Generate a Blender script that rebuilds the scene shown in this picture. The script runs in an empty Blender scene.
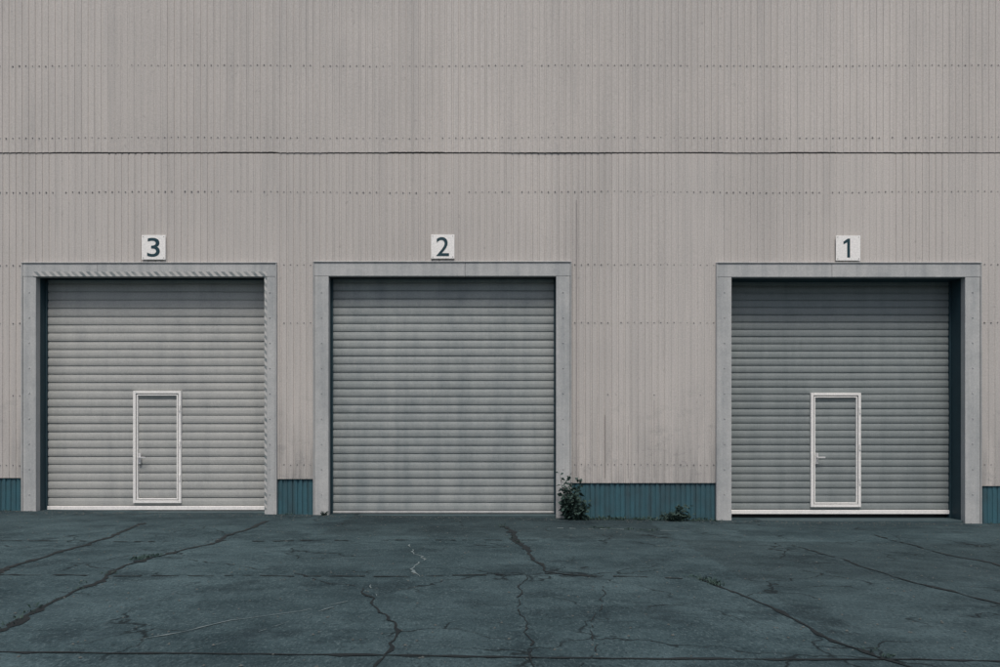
import bpy, math, random
from mathutils import Vector, noise
random.seed(7)
S = bpy.context.scene
CAMD, CAMH, F = 14.0, 1.52, 784.0      # camera distance from wall, eye height, focal factor
SLOPE = 0.0132

def P(u, v, y=0.0):
    """survey coordinates (56 units per metre on facade) -> metres at depth y"""
    k = (CAMD + y) / F
    return (u - 500) * k, CAMH + (432 - v) * k
def gz(x, y=0):
    return -SLOPE * max(-25, min(25, x))
def G(u, v):
    d = F * CAMH / ((v - 432) - SLOPE * (u - 500))
    x = (u - 500) * d / F
    return x, d - CAMD

# ------------------------------------------------------------ materials
def math_n(nt, op, a, b=None, clamp=False):
    n = nt.nodes.new('ShaderNodeMath'); n.operation = op; n.use_clamp = clamp
    for i, s in enumerate((a, b)):
        if s is None: continue
        if isinstance(s, (int, float)): n.inputs[i].default_value = s
        else: nt.links.new(s, n.inputs[i])
    return n.outputs[0]
def noise_n(nt, co, scale, vec=(1, 1, 1), detail=3, rough=0.6, off=(0, 0, 0)):
    m = nt.nodes.new('ShaderNodeMapping'); m.inputs['Scale'].default_value = vec
    m.inputs['Location'].default_value = off
    nt.links.new(co, m.inputs['Vector'])
    n = nt.nodes.new('ShaderNodeTexNoise'); n.inputs['Scale'].default_value = scale
    n.inputs['Detail'].default_value = detail; n.inputs['Roughness'].default_value = rough
    nt.links.new(m.outputs[0], n.inputs['Vector'])
    return n.outputs[0]
def ramp(nt, f, a, b, lo=0.0, hi=1.0):
    n = nt.nodes.new('ShaderNodeMapRange')
    n.inputs['From Min'].default_value = a; n.inputs['From Max'].default_value = b
    n.inputs['To Min'].default_value = lo; n.inputs['To Max'].default_value = hi
    nt.links.new(f, n.inputs['Value'])
    return n.outputs[0]
def mixc(nt, f, a, b):
    n = nt.nodes.new('ShaderNodeMix'); n.data_type = 'RGBA'
    if isinstance(f, (int, float)): n.inputs[0].default_value = f
    else: nt.links.new(f, n.inputs[0])
    for i, s in ((6, a), (7, b)):
        if isinstance(s, tuple): n.inputs[i].default_value = s + (1,)
        else: nt.links.new(s, n.inputs[i])
    return n.outputs[2]
def scale_c(nt, col, f):
    v = nt.nodes.new('ShaderNodeVectorMath'); v.operation = 'SCALE'
    nt.links.new(col, v.inputs[0]); nt.links.new(f, v.inputs['Scale'])
    return v.outputs[0]
def base(name, rough=0.7, metal=0.0):
    m = bpy.data.materials.new(name); m.use_nodes = True
    nt = m.node_tree; b = nt.nodes['Principled BSDF']
    b.inputs['Roughness'].default_value = rough; b.inputs['Metallic'].default_value = metal
    b.inputs['Specular IOR Level'].default_value = 0.3
    co = nt.nodes.new('ShaderNodeTexCoord').outputs['Object']
    return m, nt, b, co
def bump(nt, b, h, s=0.3, d=0.01):
    n = nt.nodes.new('ShaderNodeBump'); n.inputs['Strength'].default_value = s
    n.inputs['Distance'].default_value = d
    nt.links.new(h, n.inputs['Height']); nt.links.new(n.outputs[0], b.inputs['Normal'])

def painted(name, c, dirt, amt=0.5, streak=5, rough=0.6, metal=0.0, seed=0, fine=0.12, bumpd=0.004):
    m, nt, b, co = base(name, rough, metal)
    big = ramp(nt, noise_n(nt, co, 0.5, off=(seed, 0, 0)), 0.3, 0.75)
    st = ramp(nt, noise_n(nt, co, streak, (1, 1, 0.06), 4, off=(seed, 3, 0)), 0.42, 0.75)
    med = ramp(nt, noise_n(nt, co, 4, off=(seed, 7, 0), detail=4), 0.45, 0.8)
    f = math_n(nt, 'MULTIPLY', math_n(nt, 'ADD', math_n(nt, 'MULTIPLY', big, 0.35), math_n(nt, 'ADD', math_n(nt, 'MULTIPLY', st, 0.5), math_n(nt, 'MULTIPLY', med, 0.35))), amt, True)
    col = mixc(nt, f, c, dirt)
    fn = ramp(nt, noise_n(nt, co, 45, detail=2), 0.25, 0.75, 1 - fine, 1 + fine)
    nt.links.new(scale_c(nt, col, fn), b.inputs['Base Color'])
    bump(nt, b, noise_n(nt, co, 3, (1, 1, 0.5), 2), 0.6, bumpd)
    return m

def wall_mat():
    m, nt, b, co = base('cladding_paint', 0.62)
    sx = nt.nodes.new('ShaderNodeSeparateXYZ'); nt.links.new(co, sx.inputs[0])
    sheet = math_n(nt, 'FLOOR', math_n(nt, 'DIVIDE', sx.outputs[0], 1.0))
    course = math_n(nt, 'GREATER_THAN', sx.outputs[2], 6.5)
    w = nt.nodes.new('ShaderNodeTexWhiteNoise'); w.noise_dimensions = '1D'
    nt.links.new(math_n(nt, 'ADD', sheet, math_n(nt, 'MULTIPLY', course, 37.3)), w.inputs['W'])
    tone = ramp(nt, w.outputs['Value'], 0, 1, 0.95, 1.03)
    big = ramp(nt, noise_n(nt, co, 0.22), 0.35, 0.7)
    st = ramp(nt, noise_n(nt, co, 3.5, (1, 1, 0.05), 5), 0.5, 0.8)
    fst = ramp(nt, noise_n(nt, co, 14, (1, 1, 0.03), 2), 0.45, 0.8)
    f = math_n(nt, 'ADD', math_n(nt, 'MULTIPLY', big, 0.34), math_n(nt, 'ADD', math_n(nt, 'MULTIPLY', st, 0.34), math_n(nt, 'MULTIPLY', fst, 0.24)), True)
    col = mixc(nt, f, (0.490, 0.462, 0.437), (0.30, 0.295, 0.29))
    low = ramp(nt, sx.outputs[2], 0.55, 2.2, 1.0, 0.0)
    g = math_n(nt, 'MULTIPLY', low, ramp(nt, noise_n(nt, co, 5, (1, 1, 0.12), 5, off=(4, 0, 0)), 0.40, 0.66), True)
    col = mixc(nt, math_n(nt, 'MULTIPLY', g, 0.6), col, (0.16, 0.165, 0.165))
    sp = ramp(nt, noise_n(nt, co, 9, detail=4, off=(11, 2, 0)), 0.64, 0.72)
    col = mixc(nt, math_n(nt, 'MULTIPLY', sp, 0.28), col, (0.16, 0.155, 0.15))
    rub = math_n(nt, 'MULTIPLY', ramp(nt, noise_n(nt, co, 1.7, (1, 1, 1.8), 6, 0.75, (21, 2, 0)), 0.55, 0.63), ramp(nt, sx.outputs[2], 1.0, 2.8, 1.0, 0.0), True)
    col = mixc(nt, math_n(nt, 'MULTIPLY', rub, 0.35), col, (0.20, 0.205, 0.205))
    fn = math_n(nt, 'MULTIPLY', tone, ramp(nt, noise_n(nt, co, 50, detail=1), 0.25, 0.75, 0.89, 1.11))
    nt.links.new(scale_c(nt, col, fn), b.inputs['Base Color'])
    bump(nt, b, noise_n(nt, co, 2.5, (1, 1, 0.5), 1), 0.5, 0.006)
    return m

def ground_mat():
    m, nt, b, co = base('weathered_concrete', 0.9)
    b.inputs['Specular IOR Level'].default_value = 0.2
    sx = nt.nodes.new('ShaderNodeSeparateXYZ'); nt.links.new(co, sx.inputs[0])
    wob = math_n(nt, 'MULTIPLY', noise_n(nt, co, 3, detail=3), 0.25)
    row = math_n(nt, 'FLOOR', math_n(nt, 'DIVIDE', math_n(nt, 'ADD', math_n(nt, 'ADD', sx.outputs[1], 8.58), wob), 3.0))
    col_ = math_n(nt, 'FLOOR', math_n(nt, 'DIVIDE', math_n(nt, 'ADD', sx.outputs[0], math_n(nt, 'ADD', wob, 2.5)), 5.2))
    w = nt.nodes.new('ShaderNodeTexWhiteNoise'); w.noise_dimensions = '1D'
    nt.links.new(math_n(nt, 'ADD', math_n(nt, 'MULTIPLY', row, 17.7), math_n(nt, 'MULTIPLY', col_, 3.31)), w.inputs['W'])
    tone = ramp(nt, w.outputs['Value'], 0, 1, 0.78, 1.22)
    big = ramp(nt, noise_n(nt, co, 0.35, detail=3), 0.36, 0.64)
    med = ramp(nt, noise_n(nt, co, 1.5, (1, 1.3, 1), 6, 0.72, (5, 1, 0)), 0.38, 0.64)
    fine = ramp(nt, noise_n(nt, co, 14, (1, .6, 1), 4, 0.8), 0.36, 0.66)
    gr = noise_n(nt, co, 48, (1, .5, 1), 2, 0.8)
    f = math_n(nt, 'ADD', math_n(nt, 'MULTIPLY', big, 0.36), math_n(nt, 'ADD', math_n(nt, 'MULTIPLY', med, 0.44), math_n(nt, 'MULTIPLY', fine, 0.22)), True)
    col = mixc(nt, f, (0.012, 0.0275, 0.033), (0.062, 0.099, 0.109))
    oil = ramp(nt, noise_n(nt, co, 0.9, detail=5, rough=0.7, off=(9, 9, 0)), 0.54, 0.62)
    col = mixc(nt, math_n(nt, 'MULTIPLY', oil, 0.6), col, (0.010, 0.022, 0.027))
    ag = ramp(nt, gr, 0.56, 0.68)
    col = mixc(nt, math_n(nt, 'MULTIPLY', ag, 0.42), col, (0.13, 0.175, 0.185))
    pit = ramp(nt, gr, 0.43, 0.34)
    col = mixc(nt, math_n(nt, 'MULTIPLY', pit, 0.6), col, (0.006, 0.013, 0.016))
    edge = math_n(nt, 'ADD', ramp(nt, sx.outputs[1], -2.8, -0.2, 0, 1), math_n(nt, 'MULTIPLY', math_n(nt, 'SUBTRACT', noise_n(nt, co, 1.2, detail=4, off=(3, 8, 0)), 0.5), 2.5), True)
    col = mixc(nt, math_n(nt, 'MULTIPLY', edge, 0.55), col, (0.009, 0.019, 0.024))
    vo = nt.nodes.new('ShaderNodeTexVoronoi'); vo.feature = 'DISTANCE_TO_EDGE'; vo.inputs['Scale'].default_value = 0.75
    wv = nt.nodes.new('ShaderNodeVectorMath'); wv.operation = 'ADD'
    nn = nt.nodes.new('ShaderNodeTexNoise'); nn.inputs['Scale'].default_value = 2.2; nn.inputs['Detail'].default_value = 4
    nt.links.new(co, nn.inputs['Vector'])
    sc = nt.nodes.new('ShaderNodeVectorMath'); sc.operation = 'SCALE'; sc.inputs['Scale'].default_value = 0.7
    nt.links.new(nn.outputs['Color'], sc.inputs[0]); nt.links.new(co, wv.inputs[0]); nt.links.new(sc.outputs[0], wv.inputs[1])
    nt.links.new(wv.outputs[0], vo.inputs['Vector'])
    cr = math_n(nt, 'MULTIPLY', ramp(nt, vo.outputs['Distance'], 0.005, 0.015, 1, 0), ramp(nt, noise_n(nt, co, 0.7, detail=1, off=(1, 5, 0)), 0.48, 0.56))
    col = mixc(nt, math_n(nt, 'MULTIPLY', cr, 0.85), col, (0.004, 0.009, 0.011))
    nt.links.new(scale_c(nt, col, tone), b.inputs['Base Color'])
    h = math_n(nt, 'ADD', math_n(nt, 'MULTIPLY', med, 1.5), math_n(nt, 'ADD', fine, gr))
    bump(nt, b, h, 0.6, 0.012)
    return m

def hazard_mat():
    m, nt, b, co = base('faded_hazard_paint', 0.6)
    sx = nt.nodes.new('ShaderNodeSeparateXYZ'); nt.links.new(co, sx.inputs[0])
    s = math_n(nt, 'ADD', sx.outputs[0], sx.outputs[2])
    fr = math_n(nt, 'FRACT', math_n(nt, 'MULTIPLY', s, 7.5))
    st = math_n(nt, 'GREATER_THAN', fr, 0.5)
    wear = ramp(nt, noise_n(nt, co, 6, detail=4), 0.35, 0.7, 0.95, 0.3)
    col = mixc(nt, math_n(nt, 'MULTIPLY', st, wear), (0.44, 0.44, 0.43), (0.13, 0.16, 0.17))
    nt.links.new(col, b.inputs['Base Color'])
    return m

M_wall = wall_mat()
M_ground = ground_mat()
M_frame = painted('galvanised_frame', (0.44, 0.445, 0.44), (0.25, 0.27, 0.28), 1.0, 8, 0.5)
M_reveal = painted('reveal_shade_teal', (0.028, 0.062, 0.078), (0.015, 0.035, 0.045), 0.8, 8)  # dark teal base colour carries the shade inside the door recesses
M_skirt = painted('teal_plinth_paint', (0.036, 0.112, 0.143), (0.035, 0.06, 0.07), 1.2, 9)
M_core = painted('dark_core', (0.03, 0.035, 0.04), (0.02, 0.02, 0.02), 0.8)
M_sh3 = painted('shutter_light_grey', (0.385, 0.39, 0.375), (0.25, 0.265, 0.265), 0.8, 5, 0.5, seed=1)
M_sh2 = painted('shutter_dirty_grey', (0.315, 0.335, 0.33), (0.145, 0.175, 0.185), 0.95, 3, 0.5, seed=5)
M_sh1 = painted('shutter_mid_grey', (0.225, 0.25, 0.25), (0.145, 0.17, 0.175), 0.9, 5, 0.5, seed=9)
M_white = painted('white_aluminium', (0.78, 0.77, 0.75), (0.5, 0.5, 0.5), 0.5, 8, 0.4)
M_sign = painted('sign_white', (0.80, 0.79, 0.77), (0.6, 0.6, 0.6), 0.4, 4, 0.5)
M_digit = painted('sign_digit', (0.012, 0.045, 0.06), (0.02, 0.04, 0.05), 0.3)
M_metal = painted('handle_metal', (0.62, 0.62, 0.62), (0.4, 0.4, 0.4), 0.4, rough=0.4, metal=0.3)
M_screw = painted('screw_grey', (0.17, 0.17, 0.17), (0.10, 0.09, 0.09), 0.9)
M_seam = painted('seam_edge', (0.27, 0.255, 0.25), (0.15, 0.15, 0.15), 0.9)
M_crack = painted('crack_dirt', (0.004, 0.008, 0.010), (0.008, 0.014, 0.016), 0.7)
M_chalk = painted('pale_scuff', (0.16, 0.20, 0.205), (0.05, 0.08, 0.09), 1.0)
M_leaf = painted('weed_leaf', (0.022, 0.05, 0.045), (0.05, 0.08, 0.065), 1.0, rough=0.7)
M_dry = painted('dry_litter', (0.09, 0.10, 0.095), (0.03, 0.04, 0.04), 0.8)
M_haz = hazard_mat()
M_conc = painted('threshold_concrete', (0.05, 0.08, 0.088), (0.025, 0.042, 0.05), 0.9)

# ------------------------------------------------------------ mesh helpers
def obj(name, vs, fs, mat, parent=None, bevel=0, smooth=False):
    me = bpy.data.meshes.new(name); me.from_pydata(vs, [], fs); me.update()
    o = bpy.data.objects.new(name, me); S.collection.objects.link(o)
    me.materials.append(mat)
    if parent: o.parent = parent
    if bevel:
        b = o.modifiers.new('bevel', 'BEVEL'); b.width = bevel; b.segments = 2
        b.limit_method = 'ANGLE'
    if smooth:
        for p in me.polygons: p.use_smooth = True
    return o
def empty(name, parent=None, loc=(0, 0, 0)):
    e = bpy.data.objects.new(name, None); S.collection.objects.link(e); e.location = loc
    if parent: e.parent = parent
    return e
class MB:
    def __init__(s): s.v = []; s.f = []
    def box(s, x0, x1, y0, y1, z0, z1):
        i = len(s.v)
        s.v += [(x0,y0,z0),(x1,y0,z0),(x1,y1,z0),(x0,y1,z0),(x0,y0,z1),(x1,y0,z1),(x1,y1,z1),(x0,y1,z1)]
        s.f += [(i,i+3,i+2,i+1),(i+4,i+5,i+6,i+7),(i,i+1,i+5,i+4),(i+1,i+2,i+6,i+5),(i+2,i+3,i+7,i+6),(i+3,i,i+4,i+7)]
    def quad(s, a, b, c, d):
        i = len(s.v); s.v += [a, b, c, d]; s.f.append((i, i+1, i+2, i+3))
    def make(s, name, mat, parent=None, bevel=0, smooth=False):
        return obj(name, s.v, s.f, mat, parent, bevel, smooth)

PITCH = 0.118
def corr(mb, x0, x1, z0, z1, y=0.0, depth=0.011, ragged=0.0, seed=0, pitch=PITCH):
    """corrugated sheet, trapezoid ribs running vertically"""
    prof = [0, 0.66, 0.74, 0.92]
    k = math.floor(x0 / pitch) - 1
    def yat(x):
        f = (x / pitch) % 1.0
        if f < 0.66: return 0
        if f < 0.74: return (f - 0.66) / 0.08
        if f < 0.92: return 1
        return 1 - (f - 0.92) / 0.08
    xs = [x0]
    while k * pitch < x1:
        for fx in prof:
            x = (k + fx) * pitch
            if x0 + 1e-4 < x < x1 - 1e-4: xs.append(x)
        k += 1
    xs.append(x1); xs.sort()
    nz = max(1, round((z1 - z0) / 0.6))
    i0 = len(mb.v)
    for j in range(nz + 1):
        for x in xs:
            z = z0 + (z1 - z0) * j / nz
            wob = 0.008 * noise.noise(Vector((x * 0.5, z * 0.6, seed)))
            dv = depth * (1.0 + 0.6 * noise.noise(Vector((math.floor(x) * 3.7, seed * 2.1, 0.3))))
            if j == 0 and ragged:
                random.seed(int(math.floor(x / 1.0)) * 13 + seed); z += random.uniform(-ragged, ragged) + 0.005 * noise.noise(Vector((x * 6, 0, 0)))
            mb.v.append((x, y + dv * yat(x) + wob, z))
    n = len(xs)
    for j in range(nz):
        for i in range(n - 1):
            a = i0 + j * n + i
            mb.f.append((a, a + 1, a + n + 1, a + n))

# ------------------------------------------------------------ ground
vs, fs = [], []
gx = [-400, -120, -50, -25] + [i for i in range(-24, 25, 1)] + [25, 50, 120, 400]
gy = [-400, -120, -50] + [i * 0.5 for i in range(-60, 3)] + [3, 20, 60, 400]
for y in gy:
    for x in gx:
        w = 0.0
        if abs(x) < 24 and -29 < y < -0.8: w = 0.012 * noise.noise(Vector((x * 0.45, y * 0.45, 0)))
        vs.append((x, y, gz(x) + w))
n = len(gx)
for j in range(len(gy) - 1):
    for i in range(n - 1):
        a = j * n + i; fs.append((a, a + 1, a + n + 1, a + n))
ground = obj('ground', vs, fs, M_ground)
def gh(x, y):
    w = 0.012 * noise.noise(Vector((x * 0.45, y * 0.45, 0))) if y < -0.8 else 0
    return gz(x) + w

def ribbon(mb, pts, w0, w1, jit=0.04, step=0.09, seed=1, gaps=0.0, lift=0.006):
    rr = random.Random(seed)
    W = [Vector(G(*p)) for p in pts]
    path = []
    for a, b in zip(W[:-1], W[1:]):
        L = (b - a).length; k = max(1, int(L / step))
        for i in range(k): path.append(a.lerp(b, i / k))
    path.append(W[-1])
    off = 0; pl = []
    for i, p in enumerate(path):
        d = (path[min(i + 1, len(path) - 1)] - path[max(i - 1, 0)]).normalized()
        nrm = Vector((-d.y, d.x))
        off = off * 0.85 + rr.uniform(-jit, jit)
        big = 0.09 * noise.noise(Vector((i * 0.13, seed * 3.3, 0)))
        c = p + nrm * (off + big * min(1, jit * 50)) 
        hw = (w0 + (w1 - w0) * rr.random() ** 2.2) * 0.5
        if i in (0, len(path) - 1): hw *= 0.2
        pl.append((c + nrm * hw * rr.uniform(.6, 1.4), c - nrm * hw * rr.uniform(.6, 1.4)))
    for i in range(len(pl) - 1):
        if rr.random() < gaps: continue
        q = [pl[i][0], pl[i][1], pl[i+1][1], pl[i+1][0]]
        mb.quad(*[(v.x, v.y, gh(v.x, v.y) + lift) for v in q])

mb = MB()
ribbon(mb, [(-120,618),(0,572),(60,551),(110,537),(145,523)], 0.03, 0.13, 0.02, seed=1)
ribbon(mb, [(-60,652),(0,627),(60,600),(110,572),(150,558),(205,545),(270,521)], 0.025, 0.12, 0.02, seed=2)
ribbon(mb, [(-300,651),(0,652),(300,655),(560,658),(1000,661),(1300,664)], 0.018, 0.06, 0.008, seed=3)
ribbon(mb, [(-200,575),(160,576),(400,577),(545,574),(700,579)], 0.015, 0.06, 0.015, seed=4, gaps=0.35)
ribbon(mb, [(-200,541),(300,541),(540,540)], 0.015, 0.08, 0.015, seed=41, gaps=0.6)
ribbon(mb, [(505,526),(517,540),(527,552)], 0.05, 0.15, 0.02, seed=5)
ribbon(mb, [(527,552),(545,572),(600,578)], 0.02, 0.07, 0.02, seed=6)
ribbon(mb, [(365,588),(375,603),(395,622),(405,640),(395,655),(380,667),(370,700)], 0.012, 0.045, 0.04, seed=7)
ribbon(mb, [(530,575),(520,600),(535,635),(540,667),(540,720)], 0.006, 0.022, 0.03, seed=8, gaps=0.25)
ribbon(mb, [(700,578),(740,592),(800,622),(850,645),(910,669),(990,705)], 0.02, 0.07, 0.018, seed=9)
ribbon(mb, [(790,545),(850,562),(910,582),(1000,604),(1150,650)], 0.015, 0.07, 0.02, seed=10, gaps=0.1)
ribbon(mb, [(870,535),(920,548),(1000,566),(1100,590)], 0.015, 0.07, 0.02, seed=11, gaps=0.15)
ribbon(mb, [(395,655),(430,657)], 0.01, 0.03, 0.02, seed=12)
ribbon(mb, [(575,667),(590,630),(600,600),(604,578)], 0.005, 0.018, 0.03, seed=14, gaps=0.4)
ribbon(mb, [(150,558),(240,566),(360,588)], 0.006, 0.025, 0.03, seed=15, gaps=0.35)
mb.make('ground_cracks', M_crack)
mb = MB()
ribbon(mb, [(415,545),(419,560),(416,578)], 0.008, 0.04, 0.05, seed=21, gaps=0.2)
ribbon(mb, [(120,642),(180,632),(230,620),(300,611),(350,601)], 0.004, 0.025, 0.008, seed=22, gaps=0.25)
ribbon(mb, [(190,652),(260,632),(345,603)], 0.003, 0.018, 0.008, seed=23, gaps=0.45)
ribbon(mb, [(370,585),(378,597)], 0.003, 0.02, 0.02, seed=26, gaps=0.2)
ribbon(mb, [(545,528),(600,529),(690,531)], 0.02, 0.08, 0.03, seed=24, gaps=0.45)
mb.make('ground_scuffs', M_chalk)

# ------------------------------------------------------------ warehouse
B = empty('warehouse_building')
XL, XR, ZT, DEPTH = -24.0, 24.0, 11.2, 30.0
ZS = P(0, 152.5)[1]
doors = [dict(l=37, r=265, fl=24, fr=276, t=277, ft=264, d=0.31, pitch=0.150, mat=M_sh3, w=(134,182,391,503), bot=510, h=141),
         dict(l=329, r=556, fl=315, fr=570, t=276.5, ft=263, d=0.26, pitch=0.148, mat=M_sh2, w=None, bot=513, h=0),
         dict(l=731, r=964, fl=717, fr=979, t=277.5, ft=264, d=0.45, pitch=0.133, mat=M_sh1, w=(810,860,393,507), bot=514, h=816)]
ZO = P(0, 277)[1]
op = [(P(d['l'], 0)[0], P(d['r'], 0)[0]) for d in doors]
edges = [XL] + [e for o in op for e in o] + [XR]
pill = [(edges[i], edges[i + 1]) for i in range(0, len(edges), 2)]
sk = [478, 479, 483, 486]

up = MB(); corr(up, XL, XR, ZS + 0.001, ZT, y=-0.012, ragged=0.007, seed=3)
up.make('upper_cladding', M_wall, B)
lo = MB(); corr(lo, XL, XR, ZO, ZS - 0.015, seed=5)
for (a, b), s in zip(pill, sk):
    corr(lo, a, b, P(0, s)[1], ZO, seed=5)
lo.make('lower_cladding', M_wall, B)
skm = MB()
for (a, b), s in zip(pill, sk):
    corr(skm, a, b, -0.7, P(0, s)[1] + 0.06, y=0.03, depth=0.014, seed=8, pitch=0.09)
skm.make('plinth_cladding', M_skirt, B)
core = MB()
core.box(XL + .05, XR - .05, 0.075, 0.2, ZO + 0.003, ZT - 0.1)
for a, b in pill: core.box(a + 0.002, b - 0.002, 0.075, 0.2, -0.8, ZO)
core.make('wall_core', M_core, B)
fl = MB(); fl.box(XL, XR, 0.045, 0.06, ZS - 0.08, ZS + 0.08); fl.make('seam_dark_strip', M_core, B)  # dark strip added behind the seam, stands in for shade in the gap
sd = MB()
sd.box(XL, XL + 0.05, 0.1, DEPTH, -0.8, ZT); sd.box(XR - 0.05, XR, 0.1, DEPTH, -0.8, ZT)
sd.box(XL, XR, DEPTH, DEPTH + 0.1, -0.8, ZT)
sd.make('side_and_rear_walls', M_wall, B)
rf = MB()
rf.v = [(XL-.2,-.12,ZT),(XR+.2,-.12,ZT),(XR+.2,DEPTH/2,ZT+1.6),(XL-.2,DEPTH/2,ZT+1.6),(XR+.2,DEPTH+.2,ZT),(XL-.2,DEPTH+.2,ZT)]
rf.f = [(0,1,2,3),(3,2,4,5),(0,3,5),(1,4,2)]
rf.make('roof', M_frame, B)
cp = MB(); cp.box(XL - .1, XR + .1, -0.1, 0.09, ZT - 0.25, ZT - 0.01); cp.make('eaves_trim', M_frame, B, 0.01)

# screws
sc = MB()
rows = [66, 138, 192, 265, 323, 395, 465]
frames_x = [(P(d['fl'], 0)[0], P(d['fr'], 0)[0]) for d in doors]
rs = random.Random(3)
for v in rows:
    z0 = P(0, v)[1]
    k = math.floor(-12 / PITCH)
    while k * PITCH < 12:
        x = (k + 0.33) * PITCH; k += 1
        if v == 395 and rs.random() < 0.75: continue
        if z0 < P(0, 262)[1] and any(a - 0.03 < x < b + 0.03 for a, b in frames_x): continue
        if rs.random() < 0.07: continue
        z = z0 + rs.uniform(-0.006, 0.006) + 0.01 * math.sin(x * 0.9)
        y = -0.012 if z > ZS else 0.0
        r = rs.uniform(0.009, 0.0145); i = len(sc.v); N = 6
        for t, yy in ((1.0, y + 0.004), (0.8, y - 0.010)):
            for q in range(N):
                an = q * 2 * math.pi / N
                sc.v.append((x + r * t * math.cos(an), yy, z + r * t * math.sin(an)))
        for q in range(N):
            sc.f.append((i + q, i + (q + 1) % N, i + N + (q + 1) % N, i + N + q))
        sc.f.append(tuple(i + N + q for q in range(N)))
sc.make('cladding_screws', M_screw, B)
se = MB()
for u, v0, v1 in ((576, 200, 476), (654, 400, 478), (605, 415, 478), (628, 425, 478)):
    x, z1 = P(u, v0); _, z0 = P(u, v1)
    wd = 0.012 if u == 576 else 0.007
    se.box(x, x + wd, -0.006, 0.014, z0, z1)
se.make('sheet_overlap_edges', M_seam, B)

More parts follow.
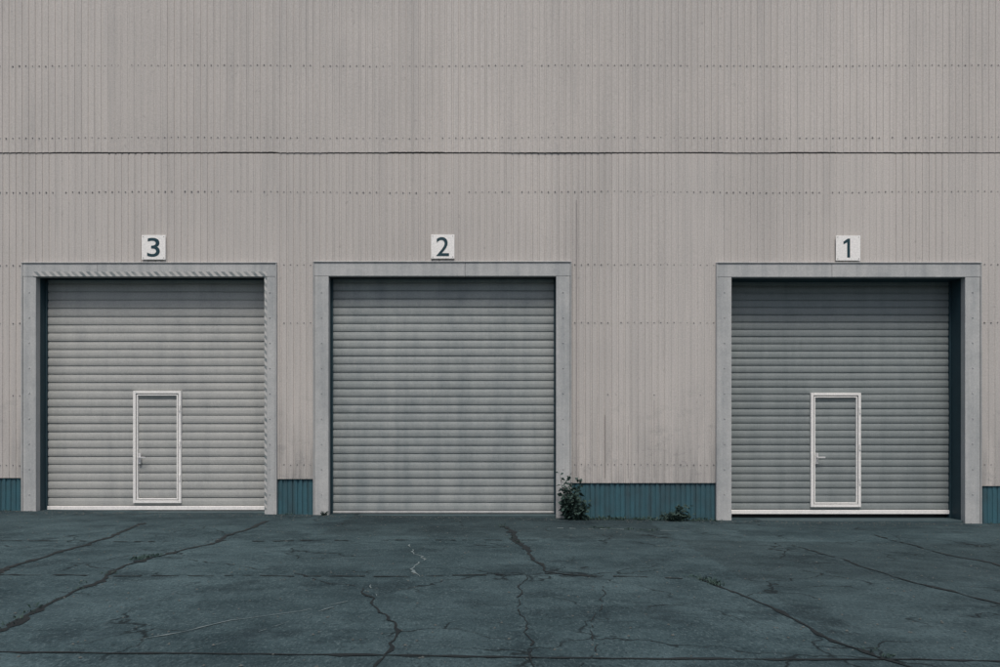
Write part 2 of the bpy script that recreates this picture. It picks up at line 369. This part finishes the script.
# ------------------------------------------------------------ doors
for idx, d in enumerate(doors):
    D = empty('roller_shutter_door', B)
    xl, xr = op[idx]; zt = P(0, d['t'])[1]; dd = d['d']
    fxl, fxr = P(d['fl'], 0)[0], P(d['fr'], 0)[0]; fzt = P(0, d['ft'])[1]
    zb = -0.6
    g = gz((xl + xr) / 2)
    fr = MB()
    fr.box(fxl, xl, -0.035, 0.10, zb, zt - 0.002)
    fr.box(xr, fxr, -0.035, 0.10, zb, zt - 0.002)
    fr.make('surround_jambs', M_frame, D, 0.006)
    fr = MB()
    xm = xl + (xr - xl) * (0.27, 0.6, 0.43)[idx]
    fr.box(fxl - 0.003, xm - 0.003, -0.038, 0.10, zt, fzt); fr.box(xm, fxr + 0.003, -0.039, 0.10, zt, fzt)
    fr.make('surround_lintel', M_frame, D, 0.006)
    rim = MB()
    rim.box(fxl - 0.024, fxl - 0.004, -0.050, 0.03, zb, fzt + 0.002)
    rim.box(fxr + 0.004, fxr + 0.024, -0.050, 0.03, zb, fzt + 0.002)
    rim.box(fxl - 0.024, fxr + 0.024, -0.055, 0.03, fzt + 0.004, fzt + 0.022)
    rim.make('surround_rim', M_frame, D, 0.004)
    bl = MB()
    for k in range(9):
        for xx in ((fxl + xl) / 2, (fxr + xr) / 2):
            bl.box(xx - 0.009, xx + 0.009, -0.046, -0.03, 0.4 + k * 0.45, 0.418 + k * 0.45)
    bl.make('surround_bolts', M_frame, D, 0.003)
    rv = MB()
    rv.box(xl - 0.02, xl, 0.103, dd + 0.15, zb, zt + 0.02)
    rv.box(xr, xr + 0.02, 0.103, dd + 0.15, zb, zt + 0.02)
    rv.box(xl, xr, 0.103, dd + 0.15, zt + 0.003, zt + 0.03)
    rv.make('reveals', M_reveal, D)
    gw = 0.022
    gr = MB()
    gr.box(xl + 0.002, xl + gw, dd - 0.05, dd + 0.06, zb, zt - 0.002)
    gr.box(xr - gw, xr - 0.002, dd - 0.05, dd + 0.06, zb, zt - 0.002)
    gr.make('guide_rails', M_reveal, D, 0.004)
    zbot = P(0, d['bot'], dd)[1]
    rail = 0.075 if idx != 1 else 0.04
    w = d['w']
    if w:
        wx0, wz1 = P(w[0], w[2], dd); wx1, wz0 = P(w[1], w[3], dd)
    cu = MB(); p = d['pitch']; gd = (0.013, 0.017, 0.014)[idx]
    prof = [(0.0, gd), (0.05, gd), (0.09, 0.0), (0.3, -0.006), (0.6, -0.007), (0.9, -0.001), (0.94, gd), (1.0, gd)]
    x0, x1 = xl + gw - 0.008, xr - gw + 0.008
    nx = 14
    z = zbot + rail
    rr = random.Random(idx)
    while z < zt + 0.05:
        i0 = len(cu.v)
        yj = rr.uniform(-0.003, 0.003)
        tl = rr.uniform(-0.003, 0.003)
        for fz, y in prof:
            for q in range(nx + 1):
                x = x0 + (x1 - x0) * q / nx
                bow = 0.014 * noise.noise(Vector((x * 0.8, z * 0.8, idx * 5)))
                cu.v.append((x, dd + y + yj + bow + tl * fz, z + fz * p))
        m = nx + 1
        for a in range(len(prof) - 1):
            for q in range(nx):
                v0 = i0 + a * m + q; cu.f.append((v0, v0 + 1, v0 + m + 1, v0 + m))
        z += p
    cu.make('slat_curtain', d['mat'], D)
    br = MB(); br.box(x0, x1, dd - 0.03, dd + 0.05, zbot, zbot + rail - 0.002)
    if idx == 1: br.make('bottom_rail', M_frame, D, 0.006)
    else: br.make('bottom_rail', M_white, D, 0.008)
    th = MB(); th.box(xl + 0.003, xr - 0.003, 0.02, dd + 0.4, -0.6, min(zbot - 0.012, g + 0.02)); th.make('threshold', M_conc, D, 0.01)
    bk = MB(); bk.box(xl - 0.1, xr + 0.1, dd + 0.12, dd + 0.2, -0.6, zt + 0.3); bk.make('dark_interior', M_core, D)
    if w:
        W = empty('wicket_door', D)
        t = 0.05
        a = MB()
        a.box(wx0, wx0 + t, dd - 0.045, dd + 0.02, wz0, wz1); a.box(wx1 - t, wx1, dd - 0.045, dd + 0.02, wz0, wz1)
        a.box(wx0 + t, wx1 - t, dd - 0.045, dd + 0.02, wz1 - t, wz1); a.box(wx0 + t, wx1 - t, dd - 0.045, dd + 0.02, wz0, wz0 + t)
        a.make('outer_frame', M_white, W, 0.006)
        a = MB(); i1 = t + 0.012; t2 = 0.024
        a.box(wx0 + i1, wx0 + i1 + t2, dd - 0.035, dd + 0.02, wz0 + i1, wz1 - i1); a.box(wx1 - i1 - t2, wx1 - i1, dd - 0.035, dd + 0.02, wz0 + i1, wz1 - i1)
        a.box(wx0 + i1 + t2, wx1 - i1 - t2, dd - 0.035, dd + 0.02, wz1 - i1 - t2, wz1 - i1); a.box(wx0 + i1 + t2, wx1 - i1 - t2, dd - 0.035, dd + 0.02, wz0 + i1, wz0 + i1 + t2)
        a.make('leaf_frame', M_white, W, 0.004)
        hx, hz = P(d['h'], 458.5, dd)
        a = MB(); a.box(hx - 0.026, hx + 0.022, dd - 0.06, dd - 0.035, hz - 0.10, hz + 0.10)
        a.box(hx - 0.011, hx + 0.011, dd - 0.10, dd - 0.058, hz + 0.01, hz + 0.032)
        a.box(hx - 0.013, hx + 0.13, dd - 0.115, dd - 0.098, hz + 0.007, hz + 0.035)
        a.make('lever_handle', M_metal, W, 0.004)
        a = MB()
        for q in (0.2, 0.5, 0.82):
            zz = wz0 + (wz1 - wz0) * q
            a.box(wx1 - 0.035, wx1 - 0.012, dd - 0.062, dd - 0.043, zz, zz + 0.11)
        a.make('hinges', M_white, W, 0.004)
    if idx == 0:
        hz = MB()
        hz.box(xl - 0.05, xr + 0.05, -0.044, -0.0395, zt + 0.002, zt + 0.085)
        hz.box(xr + 0.001, xr + 0.045, -0.0405, -0.0355, 0.15, zt - 0.003)
        hz.make('hazard_edge_strip', M_haz, D)

# ------------------------------------------------------------ number signs
def sign(u0, u1, v0, v1, ch):
    x0, z1 = P(u0, v0, -0.04); x1, z0 = P(u1, v1, -0.04)
    cx, cz = (x0 + x1) / 2, (z0 + z1) / 2; hw = (x1 - x0) / 2; hh = (z1 - z0) / 2
    E = empty('number_sign', None, (cx, -0.03, cz))
    a = MB(); a.box(-hw, hw, -0.008, 0.006, -hh, hh); a.make('plate', M_sign, E, 0.003)
    a = MB()
    for sx in (-1, 1):
        a.box(sx * hw * 0.55 - 0.015, sx * hw * 0.55 + 0.015, 0.007, 0.03, -hh * 0.9, hh * 0.9)
    a.make('brackets', M_frame, E)
    a = MB()
    for sx in (-1, 1):
        for sz in (-1, 1):
            X, Z = sx * hw * 0.86, sz * hh * 0.86; a.box(X - 0.006, X + 0.006, -0.013, -0.006, Z - 0.006, Z + 0.006)
    a.make('fixing_screws', M_screw, E)
    H = 0.335
    if ch == '1':
        pts = [(0.05, -.5), (0.05, .5), (-0.075, .5), (-0.30, .34), (-0.30, .20), (-0.10, .31), (-0.10, -.5)]
        f = [(x * H + 0.015, -0.0125, z * H) for x, z in pts]; bk = [(x, -0.007, z) for x, _, z in f]
        k = len(f); fcs = [tuple(range(k))] + [(i, i + k, (i + 1) % k + k, (i + 1) % k) for i in range(k)]
        obj('digit', f + bk, fcs, M_digit, E)
        return
    c = bpy.data.curves.new('digit', 'FONT'); c.body = ch; c.size = 0.47; c.offset = 0.002; c.extrude = 0.0015
    t = bpy.data.objects.new('digit_curve', c); S.collection.objects.link(t)
    bpy.context.view_layer.update()
    me = bpy.data.meshes.new_from_object(t.evaluated_get(bpy.context.evaluated_depsgraph_get()))
    bpy.data.objects.remove(t)
    xs = [v.co.x for v in me.vertices]; ys = [v.co.y for v in me.vertices]
    mx, my = (min(xs) + max(xs)) / 2, (min(ys) + max(ys)) / 2
    sz_ = H / (max(ys) - min(ys)); sx_ = 0.225 / (max(xs) - min(xs))
    for v in me.vertices:
        v.co = Vector(((v.co.x - mx) * sx_, -0.0115 - v.co.z, (v.co.y - my) * sz_))
    me.materials.clear(); me.materials.append(M_digit)
    o = bpy.data.objects.new('digit', me); S.collection.objects.link(o); o.parent = E
sign(141.5, 165.5, 235, 259.5, '3')
sign(431, 454.5, 234.5, 258.5, '2')
sign(836, 860.5, 235.5, 260.5, '1')

# ------------------------------------------------------------ weeds
def leaf(mb, p, d, L, W, rr):
    d = d.normalized(); up = Vector((rr.uniform(-1, 1), rr.uniform(-1, 1), rr.uniform(-.3, 1)))
    s = d.cross(up)
    if s.length < 1e-3: s = Vector((1, 0, 0))
    s.normalize(); nrm = s.cross(d)
    m = p + d * L * 0.5 + nrm * L * 0.06; e = p + d * L - Vector((0, 0, L * 0.2))
    mb.quad(tuple(p), tuple(m + s * W), tuple(e), tuple(m - s * W))
def weed(name, cx, cy, stems, height, spread, leaves, lsize, seed, hmin=0.3):
    rr = random.Random(seed); zb = gz(cx) - 0.02
    E = empty(name, None, (0, 0, 0)); st = MB(); lf = MB()
    for s in range(stems):
        a = rr.uniform(0, 2 * math.pi); h = height * (hmin + (1 - hmin) * rr.random() ** 1.5)
        bx, by = cx + rr.uniform(-.3, .3) * spread, cy + rr.uniform(-.15, .15) * spread
        tip = Vector((bx + math.cos(a) * spread * rr.uniform(.2, 1), by - abs(math.sin(a)) * spread * 0.5, zb + h))
        b0 = Vector((bx, by, zb)); ctrl = b0.lerp(tip, 0.5) + Vector((0, 0, h * 0.2))
        pts = []
        for i in range(7):
            t = i / 6; pts.append(b0 * (1-t)**2 + ctrl * 2*t*(1-t) + tip * t*t)
        for i in range(6):
            r0, r1 = 0.007 * (1 - i / 7), 0.007 * (1 - (i + 1) / 7); k = len(st.v)
            for P0, r in ((pts[i], r0), (pts[i+1], r1)):
                for q in range(4):
                    an = q * math.pi / 2; st.v.append((P0.x + r * math.cos(an), P0.y + r * math.sin(an), P0.z))
            for q in range(4): st.f.append((k+q, k+(q+1)%4, k+4+(q+1)%4, k+4+q))
        for l in range(leaves):
            t = rr.uniform(0.12, 1.0); i = min(5, int(t * 6)); p0 = pts[i].lerp(pts[i+1], t * 6 - i)
            dr = Vector((rr.uniform(-1, 1), rr.uniform(-1, .6), rr.uniform(-.3, .9)))
            L = lsize * rr.uniform(.5, 1.3) * (1.2 - 0.6 * t)
            leaf(lf, p0 + dr * 0.01, dr, L, L * rr.uniform(.2, .38), rr)
    st.make('stems', M_leaf, E); lf.make('leaves', M_leaf, E)
x, _ = P(569, 0, -0.2); weed('weed_plant', x, -0.22, 22, 0.92, 0.24, 22, 0.12, 4, 0.4)
x, _ = P(580, 0, -0.2); weed('weed_plant', x, -0.27, 13, 0.58, 0.28, 18, 0.11, 5)
x, _ = P(674, 0, -0.2); weed('weed_plant', x, -0.2, 20, 0.36, 0.40, 17, 0.09, 6)
x, _ = P(323, 0, -0.2); weed('weed_plant', x, -0.12, 7, 0.11, 0.10, 14, 0.045, 8)
lw = MB(); rr = random.Random(12)
def tuft(x, y, n, h):
    z = gh(x, y)
    for _ in range(n):
        a = rr.uniform(0, 6.28); d = Vector((math.cos(a) * .8, math.sin(a) * .8, rr.uniform(.5, 1.6)))
        leaf(lw, Vector((x + rr.uniform(-.05, .05), y + rr.uniform(-.04, .04), z - 0.005)), d, h * rr.uniform(.5, 1.2), h * .1, rr)
for _ in range(140):
    x = rr.uniform(P(570, 0)[0], P(716, 0)[0]); tuft(x, rr.uniform(-0.28, -0.05), 6, rr.uniform(.03, .11))
for _ in range(40):
    x = rr.choice([rr.uniform(P(276, 0)[0], P(316, 0)[0]), rr.uniform(P(-60, 0)[0], P(22, 0)[0]), rr.uniform(P(980, 0)[0], P(1060, 0)[0])])
    tuft(x, rr.uniform(-0.15, -0.04), 5, rr.uniform(.03, .07))
for (u0, v0), (u1, v1), nn in (((130,562),(160,554),26), ((694,577),(722,586),34), ((500,524),(520,545),12), ((590,528),(660,531),30), ((0,627),(110,572),16), ((860,647),(900,664),6)):
    for _ in range(nn):
        t = rr.random(); x, y = G(u0 + (u1-u0)*t, v0 + (v1-v0)*t); tuft(x + rr.uniform(-.05,.05), y + rr.uniform(-.05,.05), 7, rr.uniform(.02, .08))
lw.make('low_weeds', M_leaf)
lt = MB()
for _ in range(3200):
    if rr.random() < 0.4:
        x = rr.uniform(-11, 11); y = -abs(rr.gauss(0, 0.3)) - 0.05
    else:
        x = rr.uniform(-11, 11); y = rr.uniform(-10, -0.3)
    z = gh(x, y) + 0.004; s = rr.uniform(.004, .016)
    a = rr.uniform(0, 6.28)
    k = len(lt.v)
    for q in range(4):
        lt.v.append((x + s * rr.uniform(.6, 1.2) * math.cos(a + q * 1.57), y + s * rr.uniform(.6, 1.2) * math.sin(a + q * 1.57), z))
    lt.v.append((x, y, z + s * 0.7))
    for q in range(4): lt.f.append((k + q, k + (q + 1) % 4, k + 4))
lt.make('grit_and_leaf_litter', M_dry)

# ------------------------------------------------------------ light
w = bpy.data.worlds.new('World'); S.world = w; w.use_nodes = True
nt = w.node_tree; bg = nt.nodes['Background']
sky = nt.nodes.new('ShaderNodeTexSky'); sky.sky_type = 'NISHITA'; sky.sun_disc = False
EL, AZ = math.radians(60), math.radians(178)
sky.sun_elevation = EL; sky.sun_rotation = AZ; sky.air_density = 1.0; sky.dust_density = 4.0; sky.ozone_density = 1.0
nt.links.new(sky.outputs[0], bg.inputs['Color']); bg.inputs['Strength'].default_value = 0.105
sl = bpy.data.lights.new('sun', 'SUN'); sl.energy = 2.5; sl.angle = math.radians(18); sl.color = (1.0, 0.95, 0.89)
so = bpy.data.objects.new('sun', sl); S.collection.objects.link(so)
dirv = Vector((math.sin(AZ) * math.cos(EL), math.cos(AZ) * math.cos(EL), math.sin(EL)))
so.rotation_euler = dirv.to_track_quat('Z', 'Y').to_euler(); so.location = dirv * 30

# ------------------------------------------------------------ camera
c = bpy.data.cameras.new('camera'); co = bpy.data.objects.new('camera', c); S.collection.objects.link(co)
co.location = (0, -CAMD, CAMH); co.rotation_euler = (math.radians(90), 0, 0)
c.sensor_width = 36; c.lens = 36 * F / 1000; c.shift_y = 98.5 / 1000; c.clip_end = 2000
S.camera = co
S.view_settings.view_transform = 'Standard'; S.view_settings.look = 'None'; S.view_settings.exposure = 0
